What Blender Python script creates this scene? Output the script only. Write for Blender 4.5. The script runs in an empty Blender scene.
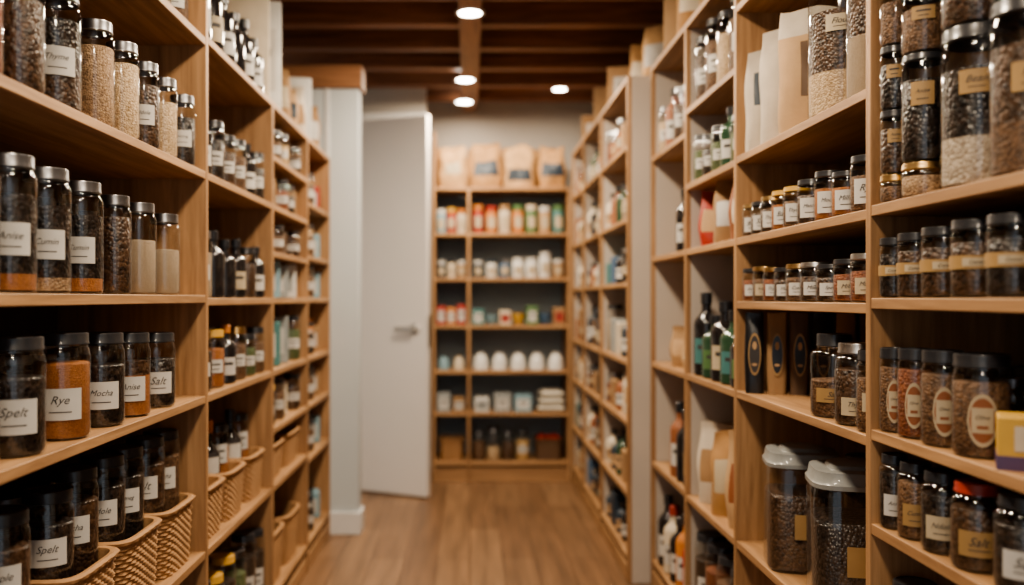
import bpy, math, random
from mathutils import Matrix, Vector
random.seed(7)
R=random.Random(11)
CH=1.27
def Z(d): return CH+d
pi=math.pi

# ------------------------------------------------------------------ materials
MATS={}
def base(name):
    m=bpy.data.materials.new(name); m.use_nodes=True
    nt=m.node_tree; b=nt.nodes['Principled BSDF']; MATS[name]=m
    return m,nt,b
def col(c): return (c[0],c[1],c[2],1)
def plain(name,c,rough=.5,metal=0,coat=0,bump=0,var=.1,sc=14):
    if name in MATS: return name
    m,nt,b=base(name)
    b.inputs['Roughness'].default_value=rough; b.inputs['Metallic'].default_value=metal
    b.inputs['Coat Weight'].default_value=coat
    n=nt.nodes.new('ShaderNodeTexNoise'); n.inputs['Scale'].default_value=sc; n.inputs['Detail'].default_value=4
    tc=nt.nodes.new('ShaderNodeTexCoord'); nt.links.new(tc.outputs['Object'],n.inputs['Vector'])
    r=nt.nodes.new('ShaderNodeValToRGB')
    r.color_ramp.elements[0].position=.3; r.color_ramp.elements[1].position=.7
    r.color_ramp.elements[0].color=col([x*(1-var) for x in c]); r.color_ramp.elements[1].color=col([min(1,x*(1+var*.7)) for x in c])
    nt.links.new(n.outputs['Fac'],r.inputs['Fac']); nt.links.new(r.outputs['Color'],b.inputs['Base Color'])
    if bump:
        bp=nt.nodes.new('ShaderNodeBump'); bp.inputs['Strength'].default_value=bump; bp.inputs['Distance'].default_value=.002
        n2=nt.nodes.new('ShaderNodeTexNoise'); n2.inputs['Scale'].default_value=120
        nt.links.new(tc.outputs['Object'],n2.inputs['Vector'])
        nt.links.new(n2.outputs['Fac'],bp.inputs['Height']); nt.links.new(bp.outputs['Normal'],b.inputs['Normal'])
    return name
def grain(name,c1,c2,scale=220,rough=.6):
    m,nt,b=base(name)
    tc=nt.nodes.new('ShaderNodeTexCoord'); v=nt.nodes.new('ShaderNodeTexVoronoi'); v.inputs['Scale'].default_value=scale
    nt.links.new(tc.outputs['Object'],v.inputs['Vector'])
    r=nt.nodes.new('ShaderNodeValToRGB'); r.color_ramp.elements[0].color=col(c1); r.color_ramp.elements[1].color=col(c2)
    sx=nt.nodes.new('ShaderNodeSeparateColor'); nt.links.new(v.outputs['Color'],sx.inputs['Color'])
    nt.links.new(sx.outputs[0],r.inputs['Fac']); nt.links.new(r.outputs['Color'],b.inputs['Base Color'])
    bp=nt.nodes.new('ShaderNodeBump'); bp.inputs['Strength'].default_value=.8; bp.inputs['Distance'].default_value=.003; bp.invert=True
    nt.links.new(v.outputs['Distance'],bp.inputs['Height']); nt.links.new(bp.outputs['Normal'],b.inputs['Normal'])
    b.inputs['Roughness'].default_value=rough
    return name
def wood(name,c1,c2,scale,rough=.5):
    m,nt,b=base(name)
    tc=nt.nodes.new('ShaderNodeTexCoord'); mp=nt.nodes.new('ShaderNodeMapping'); mp.inputs['Scale'].default_value=scale
    nt.links.new(tc.outputs['Object'],mp.inputs['Vector'])
    n=nt.nodes.new('ShaderNodeTexNoise'); n.inputs['Scale'].default_value=1; n.inputs['Detail'].default_value=8; n.inputs['Roughness'].default_value=.62; n.inputs['Distortion'].default_value=.6
    nt.links.new(mp.outputs[0],n.inputs['Vector'])
    r=nt.nodes.new('ShaderNodeValToRGB'); r.color_ramp.elements[0].position=.32; r.color_ramp.elements[1].position=.68
    r.color_ramp.elements[0].color=col(c1); r.color_ramp.elements[1].color=col(c2)
    nt.links.new(n.outputs['Fac'],r.inputs['Fac']); nt.links.new(r.outputs['Color'],b.inputs['Base Color'])
    bp=nt.nodes.new('ShaderNodeBump'); bp.inputs['Strength'].default_value=.15; bp.inputs['Distance'].default_value=.002
    nt.links.new(n.outputs['Fac'],bp.inputs['Height']); nt.links.new(bp.outputs['Normal'],b.inputs['Normal'])
    b.inputs['Roughness'].default_value=rough
    return name
def glass(name,tint):
    m=bpy.data.materials.new(name); m.use_nodes=True; nt=m.node_tree; nt.nodes.clear(); MATS[name]=m
    o=nt.nodes.new('ShaderNodeOutputMaterial'); t=nt.nodes.new('ShaderNodeBsdfTransparent'); t.inputs[0].default_value=col(tint)
    g=nt.nodes.new('ShaderNodeBsdfGlossy'); g.inputs['Roughness'].default_value=.07; g.inputs[0].default_value=(.95,.95,.95,1)
    lw=nt.nodes.new('ShaderNodeLayerWeight'); lw.inputs[0].default_value=.5
    p=nt.nodes.new('ShaderNodeMath'); p.operation='POWER'; p.inputs[1].default_value=3.5
    ma=nt.nodes.new('ShaderNodeMath'); ma.operation='MULTIPLY_ADD'; ma.inputs[1].default_value=.65; ma.inputs[2].default_value=.07
    mx=nt.nodes.new('ShaderNodeMixShader')
    nt.links.new(lw.outputs['Facing'],p.inputs[0]); nt.links.new(p.outputs[0],ma.inputs[0])
    nt.links.new(ma.outputs[0],mx.inputs[0]); nt.links.new(t.outputs[0],mx.inputs[1]); nt.links.new(g.outputs[0],mx.inputs[2]); nt.links.new(mx.outputs[0],o.inputs[0])
    return name
def emis(name,c,s):
    m,nt,b=base(name); b.inputs['Emission Color'].default_value=col(c); b.inputs['Emission Strength'].default_value=s; b.inputs['Base Color'].default_value=col(c)
    return name

WA=(.25,.135,.062); WB=(.48,.285,.145)
wood('oak_shelf',WA,WB,(38,2.2,38)); wood('oak_upright',WA,WB,(38,38,2.2)); wood('oak_cross',WA,WB,(2.2,38,38))
wood('beam_x',(.11,.045,.023),(.30,.135,.066),(2,30,30),.55); wood('beam_y',(.14,.06,.03),(.34,.165,.08),(30,2,30),.5)
wood('deck',(.06,.027,.016),(.18,.076,.04),(3,20,20),.6)
wood('header_wood',(.18,.085,.038),(.40,.20,.10),(2,30,30),.5)
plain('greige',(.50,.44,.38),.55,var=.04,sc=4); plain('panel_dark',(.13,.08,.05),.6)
plain('wall_paint',(.46,.43,.39),.7,bump=.1,var=.03,sc=3); plain('wall_blue',(.36,.42,.44),.7,var=.04,sc=3); plain('stub_paint',(.50,.54,.56),.65,var=.03,sc=3); plain('trim_paint',(.66,.66,.65),.45,var=.03)
plain('door_paint',(.74,.70,.66),.4,var=.02,sc=3); plain('steel',(.62,.6,.56),.28,1)
glass('glass_clear',(.95,.96,.96)); glass('glass_dark',(.3,.25,.22)); glass('glass_amber',(.45,.2,.07))
plain('glass_green',(.03,.07,.04),.15,0,.5)
grain('c_black',(.006,.005,.005),(.050,.035,.028),130,.3); grain('c_coffee',(.024,.012,.007),(.115,.060,.032),130,.4)
grain('c_oat',(.40,.27,.15),(.72,.54,.35),230); grain('c_seed',(.22,.13,.07),(.50,.33,.19),230); grain('c_white',(.30,.23,.17),(.60,.50,.39),150)
grain('c_orange',(.30,.10,.022),(.48,.18,.05),420); grain('c_brown',(.065,.032,.015),(.21,.11,.055),190); grain('c_sand',(.42,.31,.21),(.53,.41,.29),900)
grain('c_pasta',(.42,.26,.10),(.70,.48,.24),90); grain('c_green',(.04,.06,.02),(.12,.16,.06),200); grain('c_red',(.13,.04,.02),(.30,.10,.04),200)
plain('lid_black',(.022,.023,.027),.32,0,.3); plain('lid_steel',(.20,.20,.21),.32,1); plain('lid_silver',(.5,.5,.5),.3,1); plain('lid_white',(.62,.62,.59),.4); plain('lid_yellow',(.56,.33,.07),.4); plain('lid_red',(.34,.045,.03),.4); plain('lid_gold',(.5,.34,.16),.3,1); plain('lid_frost',(.24,.25,.245),.35,0,.3)
plain('paper',(.55,.535,.50),.75); plain('paper_cream',(.46,.385,.27),.7); plain('ink',(.05,.045,.045),.6); plain('kraft',(.33,.20,.10),.8,bump=.3); plain('kraft_light',(.46,.30,.165),.8,bump=.3); plain('sack_paper',(.40,.225,.095),.8,bump=.4,var=.2); plain('sack_paper_tan',(.50,.31,.15),.8,bump=.4,var=.2)
plain('bagwhite',(.54,.47,.38),.7,bump=.3); plain('navy',(.025,.04,.06),.5); plain('black_foil',(.014,.014,.016),.28); plain('orange',(.50,.19,.05),.5); plain('gold_print',(.36,.23,.10),.5)
plain('red',(.36,.04,.025),.5); plain('yellow',(.60,.37,.08),.5); plain('teal',(.07,.2,.2),.5); plain('green',(.09,.18,.07),.5); plain('blue',(.07,.13,.22),.5); plain('cream',(.60,.52,.40),.6); plain('white_ceramic',(.74,.74,.71),.3,0,.4); plain('purple',(.10,.06,.13),.5); plain('grey_box',(.30,.32,.32),.6); plain('skyblue',(.22,.35,.41),.6)
plain('rust',(.26,.095,.04),.6)
plain('wicker',(.36,.20,.09),.7,bump=.4); plain('wicker_dark',(.13,.07,.035),.7); plain('linen',(.6,.56,.48),.9,bump=.3); plain('dark_bottle',(.018,.016,.017),.12,0,.5)
emis('lamp_glow',(1,.92,.8),32)

def floor_mat():
    m,nt,b=base('floor_planks')
    tc=nt.nodes.new('ShaderNodeTexCoord'); mp=nt.nodes.new('ShaderNodeMapping'); mp.inputs['Rotation'].default_value=(0,0,pi/2)
    nt.links.new(tc.outputs['Object'],mp.inputs[0])
    br=nt.nodes.new('ShaderNodeTexBrick'); br.inputs['Scale'].default_value=1; br.inputs['Brick Width'].default_value=1.1; br.inputs['Row Height'].default_value=.16
    br.inputs['Mortar Size'].default_value=.002; br.inputs['Color1'].default_value=(.175,.100,.056,1); br.inputs['Color2'].default_value=(.245,.148,.085,1); br.inputs['Mortar'].default_value=(.06,.032,.018,1)
    nt.links.new(mp.outputs[0],br.inputs[0])
    mp2=nt.nodes.new('ShaderNodeMapping'); mp2.inputs['Scale'].default_value=(20,1.6,1); nt.links.new(tc.outputs['Object'],mp2.inputs[0])
    n=nt.nodes.new('ShaderNodeTexNoise'); n.inputs['Detail'].default_value=7; n.inputs['Scale'].default_value=1; nt.links.new(mp2.outputs[0],n.inputs[0])
    r=nt.nodes.new('ShaderNodeValToRGB'); r.color_ramp.elements[0].color=(.7,.7,.7,1); r.color_ramp.elements[1].color=(1.2,1.18,1.15,1); r.color_ramp.elements[0].position=.3; r.color_ramp.elements[1].position=.7
    nt.links.new(n.outputs['Fac'],r.inputs[0])
    mx=nt.nodes.new('ShaderNodeMix'); mx.data_type='RGBA'; mx.blend_type='MULTIPLY'; mx.inputs[0].default_value=1
    nt.links.new(br.outputs['Color'],mx.inputs[6]); nt.links.new(r.outputs[0],mx.inputs[7]); nt.links.new(mx.outputs[2],b.inputs['Base Color'])
    b.inputs['Roughness'].default_value=.36
floor_mat()

# ------------------------------------------------------------------ mesh builder
class B:
    def __init__(s): s.v=[];s.f=[];s.m=[];s.ml=[];s.M=Matrix.Identity(4)
    def mi(s,n):
        if n not in s.ml: s.ml.append(n)
        return s.ml.index(n)
    def vert(s,p): s.v.append(tuple(s.M@Vector(p))); return len(s.v)-1
    def face(s,idx,mat): s.f.append(tuple(idx)); s.m.append(s.mi(mat))
    def box(s,x0,x1,y0,y1,z0,z1,mat,front=None):
        if x0>x1:x0,x1=x1,x0
        i=[s.vert(p) for p in [(x0,y0,z0),(x1,y0,z0),(x1,y1,z0),(x0,y1,z0),(x0,y0,z1),(x1,y0,z1),(x1,y1,z1),(x0,y1,z1)]]
        for q in [(0,3,2,1),(4,5,6,7),(0,1,5,4),(1,2,6,5),(2,3,7,6),(3,0,4,7)]: s.face([i[k] for k in q],mat)
    def rbox(s,w,d,h,mat,r=.006,z0=0,face_mat=None):
        prof=[(r,0),(0,r),(0,h-r),(r,h)]
        rings=[]
        for ins,z in prof:
            ring=[]
            hw=w/2-ins; hd=d/2-ins
            for cx,cy,a0 in [(1,1,0),(-1,1,90),(-1,-1,180),(1,-1,270)]:
                for k in range(4):
                    a=math.radians(a0+k*30); ring.append(s.vert((cx*(hw-r)+r*math.cos(a),cy*(hd-r)+r*math.sin(a),z0+z)))
            rings.append(ring)
        n=16
        for a,b in zip(rings,rings[1:]):
            for k in range(n): s.face([a[k],a[(k+1)%n],b[(k+1)%n],b[k]],mat)
        s.face(rings[0][::-1],mat); s.face(rings[-1],mat)
        if face_mat:
            y=-d/2-.0006
            s.face([s.vert(p) for p in [(-w*.36,y,z0+h*.2),(w*.36,y,z0+h*.2),(w*.36,y,z0+h*.75),(-w*.36,y,z0+h*.75)]],face_mat)
            s.face([s.vert(p) for p in [(-w*.24,y-.0006,z0+h*.5),(w*.24,y-.0006,z0+h*.5),(w*.24,y-.0006,z0+h*.58),(-w*.24,y-.0006,z0+h*.58)]],'ink')
    def lathe(s,prof,mat,seg=28,mats=None,sx=1,sy=1,p=2):
        prev=None
        for i,(r,z) in enumerate(prof):
            if r<1e-6: ring=[s.vert((0,0,z))]
            else:
                ring=[]
                for k in range(seg):
                    a=2*pi*k/seg; c,n=math.cos(a),math.sin(a)
                    q=1 if p==2 else (abs(c)**p+abs(n)**p)**(-1/p)
                    ring.append(s.vert((r*q*c*sx,r*q*n*sy,z)))
            if prev is not None:
                mt=mats[i-1] if mats else mat
                if len(prev)==1 and len(ring)==1: pass
                elif len(prev)==1:
                    for k in range(seg): s.face([prev[0],ring[(k+1)%seg],ring[k]],mt)
                elif len(ring)==1:
                    for k in range(seg): s.face([prev[k],prev[(k+1)%seg],ring[0]],mt)
                else:
                    for k in range(seg): s.face([prev[k],prev[(k+1)%seg],ring[(k+1)%seg],ring[k]],mt)
            prev=ring
    def patch(s,r,z0,z1,ang,span,mat,oval=False,n=12):
        zc=(z0+z1)/2; hh=(z1-z0)/2; a=[];b=[]
        for i in range(n+1):
            t=-1+2*i/n; th=ang+t*span/2
            e=math.sqrt(max(.0,1-t*t)) if oval else 1
            e=max(e,.04)
            a.append(s.vert((r*math.cos(th),r*math.sin(th),zc-hh*e))); b.append(s.vert((r*math.cos(th),r*math.sin(th),zc+hh*e)))
        for i in range(n): s.face([a[i],a[i+1],b[i+1],b[i]],mat)
    def text(s,word,r,zc,ang,width,height,mat='ink'):
        vs,fs=textmesh(word)
        x0=min(v[0] for v in vs);x1=max(v[0] for v in vs);y0=min(v[1] for v in vs);y1=max(v[1] for v in vs)
        k=min(width/(x1-x0),height/(y1-y0)); ids=[]
        for v in vs:
            x=(v[0]-(x0+x1)/2)*k; y=(v[1]-(y0+y1)/2)*k; th=ang+x/r
            ids.append(s.vert((r*math.cos(th),r*math.sin(th),zc+y)))
        for f in fs: s.face([ids[i] for i in f],mat)
    def make(s,name,loc=(0,0,0),rot=0,bevel=0,parent=None):
        me=bpy.data.meshes.new(name); me.from_pydata(s.v,[],s.f)
        for n in s.ml: me.materials.append(MATS[n])
        me.polygons.foreach_set('material_index',s.m)
        me.polygons.foreach_set('use_smooth',[True]*len(s.f))
        me.set_sharp_from_angle(angle=math.radians(38))
        me.update()
        o=bpy.data.objects.new(name,me); bpy.context.scene.collection.objects.link(o)
        o.location=loc; o.rotation_euler=(0,0,rot)
        if bevel:
            md=o.modifiers.new('bevel','BEVEL'); md.width=bevel; md.segments=2; md.limit_method='ANGLE'
        if parent: o.parent=parent
        return o
TM={}
def textmesh(w):
    if w in TM: return TM[w]
    cu=bpy.data.curves.new('t','FONT'); cu.body=w; cu.size=1; cu.shear=.4; cu.resolution_u=3
    o=bpy.data.objects.new('t',cu); bpy.context.scene.collection.objects.link(o)
    dg=bpy.context.evaluated_depsgraph_get(); dg.update(); e=o.evaluated_get(dg); me=e.to_mesh()
    r=([tuple(v.co) for v in me.vertices],[tuple(p.vertices) for p in me.polygons])
    e.to_mesh_clear(); bpy.data.objects.remove(o); bpy.data.curves.remove(cu)
    TM[w]=r; return r

# ------------------------------------------------------------------ items (drawn at local origin; front faces -Y or angle)
def jar(b,r,h,cont='c_black',fill=.85,lid='lid_steel',label='paper',gl='glass_clear',ang=-pi/2,word=None,lz=(.3,.56),span=1.5,seg=32,neck=.86,lidh=None,style='rect',thin=True,cont2=None,split=.4):
    lh=lidh or min(.024,h*.13); hb=h-lh; sh=min(r*.45,hb*.15)
    rn=r*neck
    prof=[(0,.002),(r*.80,.0),(r*.95,.003),(r,.010),(r,hb-sh),(r*.985,hb-sh*.75),(rn+(r-rn)*.55,hb-sh*.42),(rn,hb-sh*.2),(rn,hb)]
    b.lathe(prof,gl,seg)
    ri=r-.0025; top=.006+(hb-sh-.006)*fill
    if cont2:
        zm=top*split
        b.lathe([(0,.004),(ri,.006),(ri,zm)],cont2,seg); b.lathe([(ri,zm),(ri,top),(0,top)],cont,seg)
    else: b.lathe([(0,.004),(ri*.94,.005),(ri,.012),(ri,top-.003),(ri*.95,top),(0,top+.003)],cont,seg)
    rl=rn*1.06
    b.lathe([(rl*.9,hb-.001),(rl,hb+.001),(rl,hb+.003),(rl*.975,hb+.005),(rl*.975,h-.004),(rl*.95,h-.001),(rl*.86,h),(rl*.82,h-.002),(0,h-.002)],lid,seg)
    if label:
        z0,z1=hb*lz[0],hb*lz[1]
        if style=='oval':
            b.patch(r+.0006,z0,z1,ang,span,label,True,20); b.patch(r+.0011,z0+(z1-z0)*.08,z1-(z1-z0)*.08,ang,span*.86,'rust',True,20); b.patch(r+.0016,z0+(z1-z0)*.26,z1-(z1-z0)*.26,ang,span*.7,'paper_cream',False,8)
            if word: b.text(word,r+.0021,(z0+z1)/2+(z1-z0)*.06,ang,r*span*.46,(z1-z0)*.13); b.patch(r+.002,z0+(z1-z0)*.34,z0+(z1-z0)*.40,ang,span*.35,'rust',n=4)
        elif style=='band':
            b.lathe([(r+.0006,z0),(r+.0006,z1)],label,seg)
            b.patch(r+.0012,z0+(z1-z0)*.2,z1-(z1-z0)*.2,ang,span*.7,'paper_cream')
            if word: b.text(word,r+.0018,(z0+z1)/2,ang,r*span*.5,(z1-z0)*.26)
        else:
            b.patch(r+.0006,z0,z1,ang,span,label)
            if word:
                b.text(word,r+.0012,z0+(z1-z0)*.6,ang,r*span*.62,(z1-z0)*.34)
                b.patch(r+.0011,z0+(z1-z0)*.24,z0+(z1-z0)*.275,ang,span*.5,'ink',n=4)
            else:
                b.patch(r+.0011,z0+(z1-z0)*.58,z0+(z1-z0)*.70,ang,span*.6,'ink',n=4); b.patch(r+.0011,z0+(z1-z0)*.25,z0+(z1-z0)*.31,ang,span*.45,'ink',n=4)
def bottle(b,r,h,mat='dark_bottle',cap='lid_black',label='paper',ang=-pi/2,seg=18,neck=.36,lz=(.15,.45)):
    hb=h*.62; rn=r*neck
    b.lathe([(0,.002),(r*.85,0),(r,.006),(r,hb),(r*.93,hb+h*.04),(r*.7,hb+h*.09),(rn*1.1,hb+h*.14),(rn,hb+h*.18),(rn,h*.9)],mat,seg)
    b.lathe([(rn*1.0,h*.86),(rn*1.25,h*.865),(rn*1.25,h-.002),(rn*1.1,h),(0,h)],cap,seg)
    if label:
        b.patch(r+.0007,h*lz[0],h*lz[1],ang,1.8,label); b.patch(r+.0013,h*(lz[0]+.17),h*(lz[0]+.22),ang,1.1,'ink',n=4)
def pouch(b,w,d,h,mat='kraft',label='navy',lz=(.3,.68),lw=.36,seg=32,top=.9,stripe=None,taper=.06,wrk=.0045):
    rings=[];N=18; ph=R.uniform(0,6)
    for i in range(N+1):
        t=i/N; z=h*t
        ww=w/2*(.95+.07*math.sin(pi*min(1,t*1.15)))*(1-taper*t*t)
        if t<top: u=t/top; dd=d/2*(1-.9*u**2.6)*(.90+.14*math.sin(pi*u))
        else: dd=.0025
        pw=4.5-2*min(1,t/top)
        ring=[]
        for k in range(seg):
            a=2*pi*(k+.5)/seg; c,n=math.cos(a),math.sin(a); q=(abs(c)**pw+abs(n)**pw)**(-1/pw)
            wr=wrk*math.sin(6*t+c*7+ph)*math.sin(11*t+ph*2+c*3)*(t>.04)*(n)*min(1,(1-t)*4+.3)
            ring.append(b.vert((q*c*ww+wrk*.7*math.sin(9*t+ph)*c,q*n*dd+wr,z+(wrk*1.4*math.sin(c*3+ph) if t>.5 else 0)*t)))
        rings.append(ring)
    for i in range(N):
        t=(i+.5)/N
        for k in range(seg):
            a=2*pi*(k+1)/seg; m=mat
            if math.sin(a)<-.3 and abs(math.cos(a))<lw*2.2 and lz[0]<t<lz[1] and label: m=label
            if stripe and t>.8: m=stripe
            b.face([rings[i][k],rings[i][(k+1)%seg],rings[i+1][(k+1)%seg],rings[i+1][k]],m)
    b.face(rings[0][::-1],mat); b.face(rings[-1],mat)
def basket(b,w,d,h,mat='wicker'):
    M=96; rows=int(h/.009)
    def ring(off,z,row,amp):
        out=[]
        for k in range(M):
            a=2*pi*k/M; c,n=math.cos(a),math.sin(a); q=(abs(c)**5+abs(n)**5)**(-1/5)
            e=amp*math.cos(k*pi/2+row*pi)
            tp=.92+.08*z/h
            out.append(b.vert((q*c*(w/2*tp+off+e),q*n*(d/2*tp+off+e),z)))
        return out
    def skin(rs,m=mat):
        for a,c in zip(rs,rs[1:]):
            for k in range(M): b.face([a[k],a[(k+1)%M],c[(k+1)%M],c[k]],m)
    rs=[]
    for i in range(rows+1):
        z=h*i/rows
        rs.append(ring(-.005,z,i,0)); rs.append(ring(-.002,min(h,z+h/rows*.5),i,.0028))
    b.face(rs[0][::-1],mat)
    skin(rs)
    rim=[ring(-.004,h-.004,0,0),ring(.004,h,0,.001),ring(.005,h+.006,1,.001),ring(-.002,h+.010,0,.001),ring(-.012,h+.008,1,0),ring(-.014,h,0,0),ring(-.014,.012,0,0)]
    skin(rim)
    b.face(rim[-1],'wicker_dark')
def bowl(b,r,h,mat,seg=20): b.lathe([(0,.003),(r*.5,0),(r*.55,.004),(r*.85,h*.45),(r,h),(r*.95,h),(r*.8,h*.5),(r*.4,h*.15),(0,h*.12)],mat,seg)
def cup_inverted(b,r,h,mat,seg=20): b.lathe([(r*.9,0),(r,.003),(r*.93,h*.5),(r*.75,h*.85),(r*.45,h*.97),(0,h)],mat,seg); b.lathe([(r*.5,h*.93),(r*.5,h+.006),(r*.42,h+.006)],mat,seg)
def put(b,x,y,z,rot=0): b.M=Matrix.Translation((x,y,z))@Matrix.Rotation(rot,4,'Z')
def single(name,x,y,z,fn,rot=0,**k):
    b=B(); fn(b,**k); return b.make(name,(x,y,z),rot)
def face_cam(x,y,j=.12): return math.atan2(-y,-x)+R.uniform(-j,j)*1.0

# ------------------------------------------------------------------ room shell
ZB=Z(1.40)
b=B(); b.box(-2.2,1.5,-1.2,7.0,-.06,0,'floor_planks'); b.make('floor')
b=B(); b.box(-2.2,1.5,-1.2,7.0,ZB+.12,ZB+.16,'deck'); b.make('ceiling')
b=B()
y=.2
while y<6.6:
    b.box(-1.20,1.22,y,y+.085,ZB,ZB+.119,'beam_x'); y+=.44
b.make('ceiling_cross_beams',bevel=.003)
b=B(); b.box(-.055,.055,0,6.6,ZB-.035,ZB-.001,'beam_y'); b.make('ceiling_spine_beam',bevel=.004)
b=B(); b.box(-1.30,-1.20,-1.2,4.84,0,ZB+.12,'wall_paint'); b.make('wall_left')
b=B(); b.box(1.22,1.32,-1.2,6.72,0,ZB+.12,'wall_paint'); b.make('wall_right')
b=B(); b.box(-2.0,1.22,6.62,6.72,0,Z(.8),'wall_blue'); b.box(-2.0,1.22,6.62,6.72,Z(.8),ZB+.12,'wall_paint'); b.make('wall_back')
b=B(); b.box(-1.30,-.60,4.845,4.97,0,Z(1.13),'stub_paint'); b.box(-.78,-.755,4.838,4.845,.12,Z(1.13),'trim_paint'); b.make('wall_partition',bevel=.003)
b=B(); b.box(-1.30,-.58,4.82,4.99,Z(1.13),Z(1.25),'header_wood'); b.make('trim_header_beam',bevel=.004)
b=B(); b.box(-.80,-.585,4.825,4.844,0,.12,'trim_paint'); b.box(-.60,-.585,4.845,4.985,0,.12,'trim_paint'); b.make('baseboard_partition',bevel=.003)
b=B(); b.box(-2.0,-1.90,4.97,6.62,0,ZB+.12,'wall_paint'); b.make('wall_nook')
b=B(); b.box(-1.9,-1.03,6.10,6.20,0,ZB+.1,'wall_paint'); b.box(-1.03,-.30,6.10,6.20,Z(1.19),ZB+.1,'wall_paint'); b.make('wall_doorway')
b=B(); b.box(-1.09,-1.03,6.08,6.21,0,Z(1.25),'trim_paint'); b.box(-1.03,-.30,6.08,6.21,Z(1.185),Z(1.25),'trim_paint'); b.make('trim_door_casing',bevel=.003)
# door
e=bpy.data.objects.new('door_1',None); bpy.context.scene.collection.objects.link(e)
hx,hy=-1.00,6.06; tx,ty=-.262,5.70; L=math.hypot(tx-hx,ty-hy); e.location=(hx,hy,.012); e.rotation_euler=(0,0,math.atan2(ty-hy,tx-hx))
b=B(); b.box(0,L,-.02,.02,0,2.42,'door_paint'); b.make('door_slab',bevel=.003,parent=e)
b=B(); b.box(L+.0005,L+.0035,-.012,.012,.95,1.15,'steel'); 
b.M=Matrix.Translation((L-.09,-.02,1.06))@Matrix.Rotation(pi/2,4,'X')
b.lathe([(0,0),(.036,0),(.036,.006),(.032,.009),(.014,.011),(.013,.045),(0,.047)],'steel',20)
b.M=Matrix.Translation((L-.09,-.062,1.06))@Matrix.Rotation(-pi/2,4,'Y'); b.lathe([(0,-.014),(.014,-.008),(.0145,.03),(.012,.11),(.010,.125),(0,.128)],'steel',14)
b.make('lever_handle',parent=e)

# ------------------------------------------------------------------ shelving
T=.022
def unit(name,xf,xb,ups,bays,tops,facefrom=99,kick=.07,back='panel_dark'):
    b=B(); s=1 if xb>xf else -1
    for i,y in enumerate(ups):
        zt=max(tops[max(0,i-1)],tops[min(i,len(tops)-1)])
        if y>=facefrom:
            b.box(xf,xf+s*.02,y-T/2,y+T/2,0,zt,'oak_upright'); b.box(xf+s*.0201,xb,y-T/2,y+T/2,0,zt,'greige')
        else: b.box(xf,xb,y-T/2,y+T/2,0,zt,'oak_upright')
    for i,sh in enumerate(bays):
        y0=ups[i]+T/2; y1=ups[i+1]-T/2
        for d in sh: b.box(xf+s*.0015,xb,y0,y1,Z(d)-T,Z(d),'oak_shelf')
        b.box(xf+s*.004,xf+s*.024,y0,y1,0,kick,'oak_shelf')
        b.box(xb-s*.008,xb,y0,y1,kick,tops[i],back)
        b.box(xf,xb,y0,y1,tops[i]-T,tops[i],'oak_shelf')
    return b.make(name,bevel=.002)
LX=-.75; LB=-1.18
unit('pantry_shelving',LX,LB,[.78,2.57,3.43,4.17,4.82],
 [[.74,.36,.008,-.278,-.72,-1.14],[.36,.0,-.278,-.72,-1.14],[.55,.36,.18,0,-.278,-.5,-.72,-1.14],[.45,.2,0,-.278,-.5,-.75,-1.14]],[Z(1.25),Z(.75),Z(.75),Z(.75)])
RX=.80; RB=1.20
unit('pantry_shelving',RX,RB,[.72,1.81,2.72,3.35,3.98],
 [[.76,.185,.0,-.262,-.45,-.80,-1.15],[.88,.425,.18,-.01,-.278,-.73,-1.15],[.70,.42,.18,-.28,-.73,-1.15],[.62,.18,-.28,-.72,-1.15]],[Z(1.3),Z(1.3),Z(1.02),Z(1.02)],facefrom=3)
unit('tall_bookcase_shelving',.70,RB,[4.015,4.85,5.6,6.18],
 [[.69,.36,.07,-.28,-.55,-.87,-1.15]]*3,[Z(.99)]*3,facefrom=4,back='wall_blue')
# back unit
b=B(); x0,x1=-.262,.695; yf,yb=6.2,6.60
for x in (x0,-.02,x1-T): b.box(x,x+T,yf,yb,0,Z(.765) if x!=x0 else Z(1.15),'oak_upright')
BS=[.765,.45,.14,-.186,-.5,-.79,-1.13]
for d in BS: b.box(x0+T,x1-T if d<.7 else x1,yf+.001,yb,Z(d)-.024,Z(d),'oak_cross')
b.box(x0+T,x1,yf+.02,yf+.04,0,.1,'oak_cross')
b.make('pantry_shelving',bevel=.002)

# ------------------------------------------------------------------ LEFT bay near
words=['Mocha','Nutmeg','Basil','Spelt','Maple','Matcha','Salt','Anise','Sesame','Cumin','Rye','Millet','Ndole','Thyme']
def lj(y,z,r,h,name='storage_jar',inset=.006,**k):
    x=LX-inset-r; k.setdefault('word',R.choice(words)); k.setdefault('ang',face_cam(x,y))
    single(name,x,y,Z(z),jar,r=r,h=h,**k)
# shelf .36
for y,r,h,k in [(1.30,.045,.23,dict(cont='c_black')),(1.45,.045,.23,dict(cont='c_red',label=None)),(1.595,.043,.235,dict(cont='c_coffee',label=None)),(1.745,.045,.235,dict(cont='c_black',cont2='c_coffee',split=.4,fill=.9)),
  (1.91,.040,.225,dict(cont='c_seed',fill=.92,label=None)),(2.055,.039,.22,dict(cont='c_oat',fill=.95,label=None)),(2.19,.036,.21,dict(cont='c_coffee',fill=.9)),(2.325,.035,.205,dict(cont='c_oat',fill=.85,label=None)),(2.475,.036,.195,dict(cont='c_black'))]:
    lj(y,.36,r,h,**k)
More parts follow.
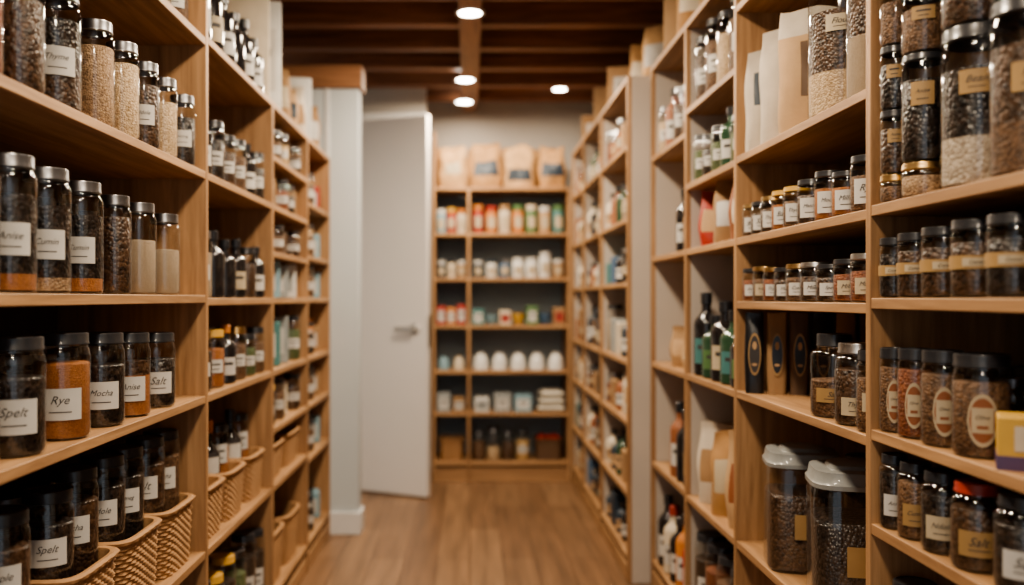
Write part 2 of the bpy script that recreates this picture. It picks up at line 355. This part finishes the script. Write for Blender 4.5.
# shelf 0
for y,r,h,k in [(1.32,.045,.23,dict(cont='c_coffee')),(1.44,.045,.23,dict(cont='c_black')),(1.565,.045,.24,dict(cont='c_black',cont2='c_orange',split=.2)),(1.70,.045,.236,dict(cont='c_black',cont2='c_seed',split=.18)),(1.85,.043,.23,dict(cont='c_black',cont2='c_orange',split=.2)),
   (2.005,.036,.22,dict(cont='c_coffee',fill=.95,label=None)),(2.165,.040,.22,dict(cont='c_sand',fill=.72,label=None)),(2.34,.039,.21,dict(cont='c_sand',fill=.68,label=None))]:
    lj(y,.008,r,h,**k)
# shelf -.278
for y,r,h,k in [(1.28,.05,.19,dict(cont='c_black')),(1.44,.05,.185,dict(cont='c_coffee')),(1.60,.053,.21,dict(cont='c_black')),(1.79,.054,.21,dict(cont='c_orange',fill=.93)),(1.97,.051,.203,dict(cont='c_black')),(2.13,.047,.197,dict(cont='c_coffee',cont2='c_orange',split=.75)),(2.31,.047,.19,dict(cont='c_black'))]:
    lj(y,-.278,r,h,lid='lid_black',lz=(.22,.55),neck=.9,lidh=.024,inset=.008,**k)
# baskets with jars on -.72
def basket_obj(x,y,z,w,d,h):
    single('wicker_basket',x,y,z,basket,w=w,d=d,h=h)
for y in (2.40,2.13,1.86,1.56):
    basket_obj(-.855,y,Z(-.72),.185,.25,.165)
for y,c in [(1.50,'c_black'),(1.62,'c_coffee'),(1.80,'c_black'),(1.92,'c_coffee'),(2.07,'c_black'),(2.19,'c_black'),(2.34,'c_coffee'),(2.46,'c_brown')]:
    r=.050; x=-.845
    single('storage_jar',x,y,Z(-.72)+.014,jar,r=r,h=.345 if y>1.9 else .325,cont=c,fill=.93,lid='lid_black',word=R.choice(words),ang=face_cam(x,y),lz=(.60,.78),neck=.9)
# second rows behind near-left jars
def backrow(name,xs,y0,y1,z,r,h,step,conts,lids=('lid_steel','lid_black'),kind='jar',**k):
    b=B()
    y=y0
    while y<=y1:
        hh=h*R.uniform(.88,1.0); put(b,xs+R.uniform(-.004,.004),y,z)
        if kind=='jar': jar(b,r,hh,cont=R.choice(conts),lid=R.choice(lids),seg=16,ang=face_cam(xs,y),**k)
        else: bottle(b,r,hh,mat=R.choice(conts),cap=R.choice(lids),ang=face_cam(xs,y),**k)
        y+=step
    b.make(name)
D=('c_black','c_coffee','c_brown')
for z,h in [(.36,.21),(.008,.215),(-.278,.17)]:
    backrow('jar_row',-.95,1.3,2.5,Z(z),.038,h,.115,D)
    backrow('jar_row',-1.07,1.3,2.5,Z(z),.04,h,.12,D)
backrow('jar_row',-1.06,1.3,2.5,Z(-.72),.045,.27,.125,D)
backrow('jar_row',-.83,1.4,2.5,Z(-1.14),.05,.3,.13,D)
backrow('jar_row',-.83,1.2,2.5,Z(.74),.045,.24,.13,D)

# ------------------------------------------------------------------ LEFT bay 1..3
def line(name,side,y0,y1,z,items):
    b=B(); n=len(items)
    for i,(off,fn,k) in enumerate(items):
        y=y0+(y1-y0)*(i+.5)/n; x=side*off; k=dict(k)
        put(b,x,y,z,.2 if fn not in (jar,bottle) else 0)
        fn(b,**k)
    return b.make(name)
aL=-1.1; aR=-2.0
def J(r,h,c,lid='lid_black',label='paper',ang=aL,**k): return (.765+r,jar,dict(r=r,h=h,cont=c,lid=lid,label=label,ang=ang,seg=18,**k))
def Bo(r,h,m='dark_bottle',cap='lid_black',label='paper',ang=aL): return (.765+r,bottle,dict(r=r,h=h,mat=m,cap=cap,label=label,ang=ang))
line('dark_bottle_group',-1,2.60,3.40,Z(.75),[Bo(.042,.23),Bo(.042,.26,label='paper_cream'),Bo(.042,.24),Bo(.04,.22,label=None),Bo(.04,.24),Bo(.04,.21)])
line('spice_jar_group',-1,2.60,3.42,Z(.36),[Bo(.036,.20),J(.036,.19,'c_black'),J(.036,.17,'c_coffee'),J(.036,.18,'c_brown'),Bo(.034,.19),J(.036,.18,'c_black')])
line('spice_jar_group',-1,2.60,3.42,Z(.0),[J(.042,.2,'c_sand','lid_steel'),Bo(.036,.21,label=None),Bo(.036,.19,label=None),Bo(.036,.2,label='paper_cream'),J(.034,.18,'c_coffee',label=None),Bo(.034,.19)])
line('spice_jar_group',-1,2.60,3.42,Z(-.278),[J(.036,.18,'c_coffee','lid_gold'),J(.036,.18,'c_orange','lid_yellow'),Bo(.034,.19,cap='orange'),J(.034,.18,'c_brown','lid_gold'),J(.034,.15,'c_green'),J(.034,.17,'c_brown')])
for y in (2.73,2.99,3.27): basket_obj(-.86,y,Z(-.72),.185,.24,.15)
b=B()
for i,y in enumerate([2.67,2.78,2.93,3.04,3.21,3.32]):
    put(b,-.855,y,Z(-.72)+.014)
    if i%2: jar(b,.040,.28,cont='c_orange',lid='lid_black',ang=aL,seg=18,lz=(.6,.85))
    else: bottle(b,.040,.31,ang=aL,lz=(.45,.62),cap='orange' if i==2 else 'lid_black')
b.make('bottle_group')
line('spice_jar_group',-1,2.60,3.42,Z(-1.14),[J(.045,.30,'c_black','lid_steel'),J(.045,.28,'c_orange','lid_yellow'),J(.045,.3,'c_black','lid_yellow'),J(.045,.28,'c_green','lid_steel'),J(.045,.3,'c_black'),J(.04,.28,'c_black')])
for z in (.36,0,-.278): backrow('jar_row',-.95,2.64,3.38,Z(z),.036,.18,.1,D)
def bx(w,d,h,m,fm='paper',off=.85): return (off,lambda b,**k:b.rbox(**k),dict(w=w,d=d,h=h,mat=m,face_mat=fm,r=.004))
def po(w,d,h,m,l='paper',off=.86,**k): return (off,pouch,dict(w=w,d=d,h=h,mat=m,label=l,**k))
line('paper_package_group',-1,3.45,4.15,Z(.75),[bx(.16,.12,.42,'cream',None,.87),bx(.16,.12,.46,'lid_white','paper',.86),po(.17,.10,.24,'kraft','paper_cream'),po(.17,.10,.2,'kraft_light','navy')])
line('paper_package_group',-1,4.20,4.80,Z(.75),[po(.17,.12,.26,'bagwhite','kraft',.87),bx(.15,.12,.34,'lid_white',None,.87),po(.15,.10,.26,'kraft','paper',.86)])
line('dry_goods_group',-1,3.46,4.14,Z(.55),[bx(.12,.1,.13,'kraft','paper'),J(.04,.13,'c_brown'),J(.04,.14,'c_pasta'),bx(.12,.1,.12,'panel_dark','paper'),J(.04,.13,'c_coffee')])
line('dry_goods_group',-1,3.46,4.14,Z(.36),[J(.04,.13,'c_brown'),bx(.12,.1,.12,'kraft','paper'),J(.04,.14,'c_red'),J(.04,.13,'c_black'),bx(.12,.1,.12,'kraft_light',None)])
line('dry_goods_group',-1,3.46,4.14,Z(.18),[bx(.12,.1,.13,'kraft','paper'),J(.04,.12,'c_brown'),bx(.12,.1,.1,'panel_dark',None),J(.04,.12,'c_coffee')])
line('carton_group',-1,3.46,4.14,Z(.0),[bx(.13,.12,.16,'lid_white','skyblue'),bx(.13,.12,.15,'skyblue','paper'),bx(.13,.12,.14,'grey_box','paper'),bx(.13,.12,.15,'lid_white','grey_box')])
line('carton_group',-1,3.46,4.14,Z(-.278),[bx(.13,.12,.2,'lid_white','teal'),bx(.13,.12,.18,'teal','paper'),bx(.13,.12,.2,'grey_box','paper'),J(.04,.2,'c_green')])
line('carton_group',-1,3.46,4.14,Z(-.5),[J(.04,.16,'c_black','lid_yellow'),J(.04,.17,'c_brown'),bx(.12,.12,.14,'cream','red'),J(.04,.16,'c_coffee')])
for y in (3.62,3.96): basket_obj(-.87,y,Z(-.72),.2,.3,.13)
for y in (3.62,3.96): basket_obj(-.87,y,Z(-1.14),.2,.3,.2)
for z,cs in [(.45,'kraft'),(.2,'kraft_light'),(0,'lid_white'),(-.278,'orange'),(-.5,'grey_box'),(-.75,'navy'),(-1.14,'black_foil')]:
    line('carton_group',-1,4.20,4.79,Z(z),[bx(.12,.11,.15,cs,'paper'),J(.04,.16,R.choice(D)),po(.13,.08,.17,cs,'paper'),bx(.12,.11,.13,R.choice(['cream','skyblue','kraft','red']),'paper')])

# ------------------------------------------------------------------ RIGHT bay A
def rj(y,z,r,h,name='spice_jar',inset=.004,stack=0,**k):
    x=RX+inset+r; k.setdefault('ang',face_cam(x,y,.08))
    single(name,x,y,Z(z)+stack,jar,r=r,h=h,**k)
for y,r,spec in [(1.762,.028,[(.055,'c_brown'),(.125,'c_coffee'),(.125,'c_black'),(.12,'c_brown')]),(1.672,.040,[(.065,'c_seed'),(.2,'c_black'),(.12,'c_brown'),(.1,'c_black')])]:
    s=0
    for i,(h,c) in enumerate(spec):
        rj(y,.185,r,h,'stacked_storage_jar',stack=s,cont=c,fill=.9,lid='lid_black' if i else 'lid_gold',label='gold_print' if i in(1,2) else None,style='rect',neck=.93,lidh=.014,word='Anise' if i==1 else None,lz=(.55,.78),span=1.0); s+=h
rj(1.525,.185,.060,.27,'storage_jar',cont='c_black',cont2='c_white',split=.42,fill=.9,lid='lid_black',label='gold_print',word='Bean',span=.9,lz=(.62,.78),neck=.94)
rj(1.525,.185,.060,.2,'storage_jar',stack=.27,cont='c_coffee',fill=.7,lid='lid_black',label=None,neck=.94)
rj(1.38,.185,.060,.27,'storage_jar',cont='c_coffee',cont2='c_brown',split=.4,fill=.9,lid='lid_black',label='gold_print',word='Rye',span=.9,neck=.94,lz=(.5,.68))
rj(1.38,.185,.060,.2,'storage_jar',stack=.27,cont='c_coffee',fill=.8,lid='lid_black',label=None,neck=.94)
rj(1.22,.185,.058,.265,'storage_jar',cont='c_black',fill=.9,label=None)
# shelf 0
for y,r,h,c in [(1.765,.028,.118,'c_black'),(1.69,.032,.122,'c_coffee'),(1.60,.037,.126,'c_coffee'),(1.50,.041,.130,'c_coffee'),(1.395,.040,.13,'c_black'),(1.29,.04,.13,'c_black')]:
    rj(y,0,r,h,cont=c,lid='lid_black',label='gold_print',style='band',lz=(.42,.62),word='Cumin',neck=.92,fill=.95)
# shelf -.262
for y,r,h,c in [(1.765,.028,.165,'c_brown'),(1.69,.032,.168,'c_red'),(1.60,.037,.17,'c_brown'),(1.495,.045,.17,'c_brown')]:
    rj(y,-.262,r,h,cont=c,lid='lid_black',label='paper_cream',style='oval',lz=(.14,.72),span=1.0,word='Olive',neck=.9,fill=.97)
b=B(); b.rbox(.105,.075,.082,'yellow',.003); b.box(-.0535,.0535,-.0385,.0385,.0,.022,'purple'); y=-.0392
b.face([b.vert(p) for p in [(-.03,y,.03),(.03,y,.03),(.03,y,.068),(-.03,y,.068)]],'cream')
b.make('tea_box',(.868,1.38,Z(-.262)),-.5)
single('tea_box',.868,1.25,Z(-.262),lambda b:b.rbox(.1,.08,.09,'purple',.003,face_mat='yellow'),rot=-.5)
# shelf -.45
for y,r,h,c,lb in [(1.765,.028,.145,'c_black','paper'),(1.69,.032,.143,'c_brown','gold_print'),(1.60,.037,.143,'c_black','paper_cream'),(1.50,.043,.145,'c_coffee','gold_print'),(1.375,.043,.15,'c_black','paper'),(1.26,.042,.15,'c_black','paper')]:
    rj(y,-.45,r,h,cont=c,lid='lid_red' if abs(y-1.5)<.01 else 'lid_black',label=lb,word=R.choice(words),lz=(.22,.55),neck=.8,fill=.95)
for z,h in [(0,.11),(-.262,.14),(-.45,.13)]:
    backrow('jar_row',.935,1.3,1.76,Z(z),.03,h,.085,D); backrow('jar_row',1.03,1.3,1.76,Z(z),.034,h,.09,D)
backrow('jar_row',.99,1.3,1.75,Z(.185),.045,.26,.11,D); backrow('jar_row',1.11,1.3,1.75,Z(.185),.045,.3,.11,D)
backrow('jar_row',.86,1.3,1.75,Z(-.80),.045,.26,.11,D)

# ------------------------------------------------------------------ RIGHT bay B
single('storage_jar',.885,2.14,Z(.425),jar,r=.077,h=.345,cont='c_coffee',cont2='c_oat',split=.42,fill=.85,lid='lid_black',label='paper_cream',word='Flour',lz=(.6,.72),span=.9,ang=face_cam(.885,2.15),neck=.93)
single('storage_jar',.87,1.93,Z(.425),jar,r=.06,h=.34,cont='c_coffee',cont2='c_sand',split=.5,fill=.9,lid='lid_black',label=None,neck=.93)
single('flour_bag',.885,2.35,Z(.425),pouch,rot=-.3,w=.15,d=.12,h=.33,mat='kraft_light',label='panel_dark',lz=(.25,.7),lw=.12,top=.95,stripe='bagwhite',taper=0)
single('flour_bag',.885,2.50,Z(.425),pouch,rot=-.3,w=.15,d=.11,h=.32,mat='bagwhite',label='panel_dark',lz=(.3,.75),lw=.14,top=.95,taper=0)
single('flour_bag',.885,2.635,Z(.425),pouch,rot=-.2,w=.15,d=.09,h=.30,mat='bagwhite',label='navy',lz=(.45,.8),lw=.3,top=.95,taper=0)
single('flour_bag',1.08,2.5,Z(.425),pouch,rot=-.3,w=.16,d=.12,h=.33,mat='kraft_light',label='paper')
backrow('jar_row',1.07,1.9,2.3,Z(.425),.06,.33,.14,D)
for y,l,h in [(2.655,'lid_gold',.095),(2.575,'lid_black',.095),(2.49,'lid_gold',.1),(2.40,'lid_yellow',.105),(2.31,'lid_yellow',.105),(2.21,'lid_black',.11),(2.10,'lid_black',.115),(2.00,'lid_black',.10),(1.90,'lid_black',.12)]:
    rj(y,.18,.037,h,cont=R.choice(['c_brown','c_coffee','c_orange']),lid=l,lz=(.16,.66),neck=.9,word=R.choice(words),span=1.5,ang=-2.05)
for y,l in [(2.655,'lid_black'),(2.56,'lid_gold'),(2.47,'lid_gold'),(2.38,'lid_black'),(2.29,'lid_gold'),(2.19,'lid_silver'),(2.09,'lid_black'),(1.99,'lid_black'),(1.90,'lid_silver')]:
    rj(y,-.01,.037,R.uniform(.088,.105),cont=R.choice(['c_brown','c_red','c_coffee']),lid=l,lz=(.2,.58),neck=.92,word=R.choice(words),span=1.4,ang=-2.05,label=R.choice(['paper','paper_cream']))
for z in (.18,-.01):
    backrow('jar_row',.945,1.88,2.68,Z(z),.034,.1,.09,D); backrow('jar_row',1.05,1.88,2.68,Z(z),.036,.11,.1,D)
# coffee pouches standing in a row across the bay
for i in range(6):
    w_=.054
    b=B(); pouch(b,w_,.05,.235,['black_foil','kraft','panel_dark'][i%3],None,taper=0,wrk=.001,top=.96)
    for zz,rx,rz,m,o in [(.115,.018,.062,'gold_print',0),(.115,.0145,.054,'ink' if i%3==0 else 'black_foil',.001),(.14,.006,.012,'kraft_light',.002),(.085,.008,.004,'kraft_light',.002)]:
        c=[b.vert((rx*math.cos(a*pi/10),-.0285-o,zz+rz*math.sin(a*pi/10))) for a in range(20)]; b.face(c,m)
    b.make('coffee_pouch',(.834+.058*i,2.64-.022*i,Z(-.278)),-.28)
for i,y in enumerate((2.47,2.38)):
    pass
rj(2.36,-.278,.040,.12,'storage_jar',cont='c_black',label=None,inset=.16)
rj(2.12,-.278,.054,.195,'storage_jar',cont='c_brown',fill=.6,lid='lid_black',label='gold_print',word='Salt',lz=(.22,.42),neck=.7,lidh=.03)
rj(1.98,-.278,.048,.18,'storage_jar',cont='c_coffee',fill=.9,lid='lid_silver',label='paper_cream',word='Thyme',lz=(.15,.4),neck=.8)
backrow('jar_row',1.0,1.9,2.15,Z(-.278),.045,.18,.11,D)
rj(1.87,-.278,.04,.17,'storage_jar',cont='c_brown',lid='lid_black',label='paper_cream',word='Rye')
# big canisters
def canister(b,w,h,cont):
    b.lathe([(0,.003),(.47*w,0),(.5*w,.012),(.5*w,h*.78),(.48*w,h*.84),(.46*w,h*.86)],'glass_clear',40,p=4.5)
    b.lathe([(0,.006),(.485*w,.008),(.485*w,h*.60),(.46*w,h*.62),(0,h*.66)],cont,40,p=4.5)
    b.lathe([(.49*w,h*.84),(.515*w,h*.845),(.515*w,h*.875),(.49*w,h*.89),(.47*w,h*.955),(.44*w,h*.96),(.30*w,h*.96),(.28*w,h*.985),(.2*w,h),(0,h)],'lid_frost',40,p=4)
    y=-.5*w-.001
    b.face([b.vert(p) for p in [(-.16*w,y,h*.28),(.16*w,y,h*.28),(.16*w,y,h*.48),(-.16*w,y,h*.48)]],'gold_print')
single('square_storage_canister',.905,2.13,Z(-.73),canister,rot=-.2,w=.195,h=.345,cont='c_black')
single('square_storage_canister',.905,2.46,Z(-.73),canister,rot=-.2,w=.19,h=.33,cont='c_coffee')
backrow('jar_row',1.10,1.95,2.6,Z(-.73),.055,.3,.14,D)
# ------------------------------------------------------------------ RIGHT bay C / D
def lineR(name,y0,y1,z,items):
    b=B(); n=len(items)
    for i,(off,fn,k) in enumerate(items):
        k=dict(k); put(b,off,y0+(y1-y0)*(i+.5)/n,z,-.25 if fn not in (jar,bottle) else 0)
        if 'ang' in k: k['ang']=aR
        fn(b,**k)
    return b.make(name)
def J2(r,h,c,lid='lid_black',label='paper',**k): return (.812+r,)+J(r,h,c,lid,label,**k)[1:]
def B2(r,h,m='dark_bottle',cap='lid_black',label='paper'): return (.812+r,)+Bo(r,h,m,cap,label)[1:]
def P2(w,d,h,m,l='paper',**k): return (.905,pouch,dict(w=w,d=d,h=h,mat=m,label=l,**k))
def X2(w,d,h,m,fm='paper',off=.90): return bx(w,d,h,m,fm,off)
lineR('storage_jar_group',2.75,3.32,Z(.70),[J2(.05,.25,'c_brown'),J2(.05,.24,'c_oat',label=None),J2(.05,.26,'c_brown'),J2(.045,.24,'c_coffee')])
lineR('green_jar_group',2.75,3.32,Z(.42),[J2(.045,.15,'c_green'),B2(.04,.2,'glass_green'),J2(.045,.16,'c_green'),J2(.04,.15,'c_black'),J2(.04,.17,'c_green')])
lineR('snack_pouch_group',2.76,3.32,Z(.18),[P2(.16,.1,.2,'rust','cream'),P2(.16,.1,.22,'kraft','paper'),P2(.16,.1,.2,'red','kraft_light')])
lineR('bottle_group',2.75,3.32,Z(-.28),[B2(.05,.2,label='green'),B2(.05,.24,'glass_green',label='teal'),B2(.05,.27,label='paper_cream'),B2(.05,.22,'glass_green',label='green'),B2(.045,.3,label='teal')])
lineR('snack_pouch_group',2.78,3.32,Z(-.73),[P2(.17,.13,.30,'kraft_light','rust'),P2(.17,.13,.28,'sack_paper','paper_cream'),P2(.17,.12,.28,'bagwhite','kraft')])
lineR('storage_jar_group',2.75,3.32,Z(-1.15),[J2(.06,.3,'c_black'),J2(.06,.3,'c_brown'),J2(.06,.3,'c_red'),J2(.06,.3,'c_black')])
lineR('bottle_group',3.38,3.95,Z(.62),[J2(.045,.2,'c_brown'),J2(.045,.22,'c_coffee'),B2(.04,.25,'rust'),J2(.045,.2,'c_oat')])
lineR('bottle_group',3.38,3.60,Z(.18),[B2(.035,.28,label='kraft'),B2(.035,.25)])
lineR('snack_pouch_group',3.38,3.80,Z(-.28),[P2(.16,.09,.15,'kraft_light','cream'),P2(.16,.09,.16,'kraft','kraft_light')])
lineR('bottle_group',3.38,3.70,Z(-.72),[B2(.04,.3,label='gold_print'),B2(.04,.28,label=None),B2(.04,.3,'rust')])
lineR('bottle_group',3.38,3.94,Z(-1.15),[B2(.045,.28,'red','lid_black'),B2(.045,.3,'orange','lid_black'),B2(.045,.26,'dark_bottle'),B2(.045,.28,'cream','lid_red'),B2(.045,.3,'dark_bottle')])
lineR('kraft_box_group',2.78,3.92,Z(1.02),[X2(.2,.2,.25,'kraft',None,.93),X2(.22,.2,.2,'kraft_light','paper',.93),P2(.2,.14,.28,'sack_paper','cream'),X2(.22,.24,.26,'kraft_light',None,.93)])
lineR('kraft_box_group',4.05,6.1,Z(.99),[P2(.2,.14,.28,'sack_paper_tan','paper'),P2(.22,.14,.28,'sack_paper','cream'),X2(.24,.2,.22,'kraft','paper',.86),P2(.22,.14,.28,'sack_paper','cream'),X2(.22,.2,.25,'kraft_light',None,.86),P2(.2,.14,.28,'sack_paper','cream'),X2(.22,.2,.2,'kraft','paper',.86)])
cols=['blue','cream','rust','teal','kraft','navy','grey_box','kraft','green','black_foil','kraft_light']
for z,hh in [(.69,.2),(.36,.24),(.07,.2),(-.28,.26),(-.55,.2),(-.87,.24),(-1.15,.2)]:
    for y0,y1 in [(4.04,4.83),(4.87,5.58),(5.62,6.16)]:
        b=B(); n=5
        for i in range(n):
            y=y0+(y1-y0)*(i+.5)/n; t=R.random(); h=hh*R.uniform(.65,1); c=R.choice(cols)
            lb=R.choice(['paper','paper_cream','kraft_light',None])
            if t<.35: put(b,.765,y,Z(z)); jar(b,.045,h,cont=R.choice(['c_black','c_brown','c_red','c_sand','c_orange']),lid=R.choice(['lid_black','lid_silver','lid_black']),ang=-2.2,seg=14,label=lb)
            elif t<.6: put(b,.76,y,Z(z)); bottle(b,.04,h,mat=R.choice(['dark_bottle','rust','cream','glass_green','navy']),cap='lid_black',ang=-2.2,label=lb)
            elif t<.85: put(b,.79,y,Z(z),0); b.rbox(.13,.10,h*.85,c,.004,face_mat=lb)
            else: put(b,.79,y,Z(z)); pouch(b,.13,.08,h,c,lb,seg=16)
        b.make('dry_goods_group')

# ------------------------------------------------------------------ BACK shelf contents
def backline(name,x0,x1,z,items,y=6.30):
    b=B(); n=len(items)
    for i,(fn,k) in enumerate(items):
        put(b,x0+(x1-x0)*(i+.5)/n,y,Z(z)); fn(b,**k)
    return b.make(name)
def jb(r,h,c,l='lid_black',lab='paper',**k): return (jar,dict(r=r,h=h,cont=c,lid=l,label=lab,ang=-pi/2,seg=16,**k))
def pl(r,h,m,l): return (lambda b,**k:b.lathe([(0,0),(r*.95,0),(r,.005),(r,h*.75),(r*.9,h*.8),(r*.9,h*.82)],m,16) or b.lathe([(r*.93,h*.8),(r*.95,h*.82),(r*.95,h*.98),(r*.85,h),(0,h)],l,16) or b.patch(r+.001,h*.2,h*.6,-pi/2,1.3,'paper_cream'),{})
def bxx(w,h,m,fm='paper'): return (lambda b,**k:b.rbox(**k),dict(w=w,d=.16,h=h,mat=m,face_mat=fm,r=.004))
KB=dict(taper=.14,top=.94,wrk=.010)
backline('kraft_bag_group',-.235,.69,.765,[(pouch,dict(w=.20,d=.16,h=.29,mat='sack_paper_tan',label='paper_cream',lz=(.35,.6),lw=.22,**KB)),(pouch,dict(w=.225,d=.16,h=.31,mat='sack_paper',label='navy',lz=(.3,.62),lw=.3,**KB)),(pouch,dict(w=.215,d=.16,h=.30,mat='sack_paper_tan',label='navy',lz=(.15,.42),lw=.3,**KB)),(pouch,dict(w=.20,d=.16,h=.29,mat='sack_paper',label='navy',lz=(.3,.6),lw=.3,**KB))],6.32)
b=B()
for x in (-.16,.06,.3,.52): put(b,x,6.50,Z(.765)); pouch(b,.20,.10,.31,'sack_paper',None,taper=.15,wrk=.008)
b.make('kraft_bag_group')
L0,L1,M0,M1=-.235,-.025,.01,.665
backline('canister_group',L0,L1,.45,[pl(.035,.17,'skyblue','lid_white'),pl(.035,.18,'red','lid_yellow'),pl(.035,.17,'cream','orange')])
backline('canister_group',M0,M1,.45,[pl(.038,.2,'red','orange'),pl(.042,.19,'orange','red'),pl(.042,.2,'cream','kraft'),pl(.042,.2,'orange','green'),pl(.042,.2,'green','cream'),pl(.042,.19,'kraft_light','lid_white'),pl(.04,.2,'teal','green')])
backline('spice_jar_group',L0,L1,.14,[pl(.03,.12,'navy','lid_white'),pl(.03,.13,'cream','lid_black'),pl(.03,.12,'kraft','lid_white')])
backline('storage_jar_group',M0,M1,.14,[pl(.038,.12,'navy','lid_white'),pl(.038,.13,'lid_white','navy'),pl(.038,.13,'blue','lid_silver'),pl(.042,.14,'white_ceramic','lid_white'),pl(.042,.14,'white_ceramic','lid_white'),pl(.042,.18,'white_ceramic','lid_white'),pl(.038,.13,'kraft','lid_white')])
backline('carton_group',L0,L1,-.186,[bxx(.06,.13,'red'),bxx(.06,.12,'orange'),bxx(.06,.14,'red')])
backline('ceramic_bowl_group',M0,M1,-.186,[bxx(.08,.11,'teal'),(bowl,dict(r=.05,h=.07,mat='skyblue')),bxx(.08,.1,'cream','red'),(bowl,dict(r=.05,h=.08,mat='yellow')),bxx(.08,.13,'green'),(bowl,dict(r=.05,h=.08,mat='blue')),bxx(.08,.12,'kraft','red')])
backline('ceramic_bowl_group',L0,L1,-.5,[(cup_inverted,dict(r=.04,h=.09,mat='skyblue')),(cup_inverted,dict(r=.04,h=.09,mat='cream'))])
backline('ceramic_cup_group',M0,M1,-.5,[(cup_inverted,dict(r=.056,h=.115,mat='white_ceramic'))]*5)
backline('carton_group',L0,L1,-.79,[bxx(.09,.13,'grey_box'),bxx(.08,.1,'kraft')])
backline('carton_group',M0,.44,-.79,[bxx(.1,.1,'lid_white','grey_box'),bxx(.12,.13,'grey_box'),bxx(.12,.12,'skyblue','lid_white')])
b=B()
for i in range(3): b.M=Matrix.Translation((.565,6.32,Z(-.79)+i*.05))@Matrix.Rotation(.05*i,4,'Z'); b.rbox(.19-.01*i,.2,.049,'linen',.022)
b.make('folded_towel_stack')
backline('storage_jar_group',M0,.42,-1.13,[jb(.05,.2,'c_brown','lid_steel',None),jb(.05,.22,'c_oat','lid_steel',None,fill=.5),jb(.05,.2,'c_coffee','lid_steel',None),jb(.05,.21,'c_pasta','lid_black')])
single('wicker_basket',.55,6.36,Z(-1.13),basket,w=.2,d=.22,h=.14,mat='wicker_dark')
b=B()
for x,y in ((.50,6.31),(.56,6.36),(.60,6.42),(.51,6.42),(.6,6.31)): put(b,x,y,Z(-1.13)+.1); b.lathe([(0,0),(.02,.004),(.035,.03),(.033,.055),(.015,.068),(0,.064)],'red',16)
b.make('apple_pile')
single('wicker_basket',-.13,6.36,Z(-1.13),basket,w=.18,d=.22,h=.14,mat='wicker')

# ------------------------------------------------------------------ lights
def downlight(x,y,z,power,size=.1,rad=.055,spot=False):
    b=B(); b.lathe([(rad*.98,-.004),(rad*1.25,-.006),(rad*1.28,0),(rad*1.1,.0),],'lid_white',28); b.lathe([(0,-.003),(rad,-.003)],'lamp_glow',28)
    o=b.make('recessed_downlight',(x,y,z-.001))
    ld=bpy.data.lights.new('lamp','AREA'); ld.shape='DISK'; ld.size=size; ld.energy=power; ld.color=(1,.82,.61)
    l=bpy.data.objects.new('lamp',ld); bpy.context.scene.collection.objects.link(l); l.parent=o; l.location=(0,0,-.03)
for y,p in [(-.5,13),(.7,25),(2.0,28),(3.2,27),(4.3,34)]: downlight(0,y,ZB-.035,p,.28)
downlight(-.03,5.62,ZB-.035,30,.15); downlight(-.04,6.25,ZB-.035,2.5,.12); downlight(.60,6.02,ZB,4,.12,.045)
w=bpy.data.worlds.new('World'); bpy.context.scene.world=w; w.use_nodes=True
w.node_tree.nodes['Background'].inputs[0].default_value=(.86,.93,1,1); w.node_tree.nodes['Background'].inputs[1].default_value=.75

# ------------------------------------------------------------------ camera
cd=bpy.data.cameras.new('cam'); cam=bpy.data.objects.new('cam',cd); bpy.context.scene.collection.objects.link(cam)
cam.location=(0,0,CH); cam.rotation_euler=(pi/2,0,0); cd.lens=31.64; cd.sensor_width=36; cd.shift_x=.041; cd.shift_y=.0054; cd.clip_start=.02
cd.dof.use_dof=True; cd.dof.focus_distance=1.98; cd.dof.aperture_fstop=1.45
bpy.context.scene.camera=cam
bpy.context.scene.view_settings.view_transform='AgX'
bpy.context.scene.view_settings.look='AgX - Medium High Contrast'
bpy.context.scene.view_settings.exposure=.1
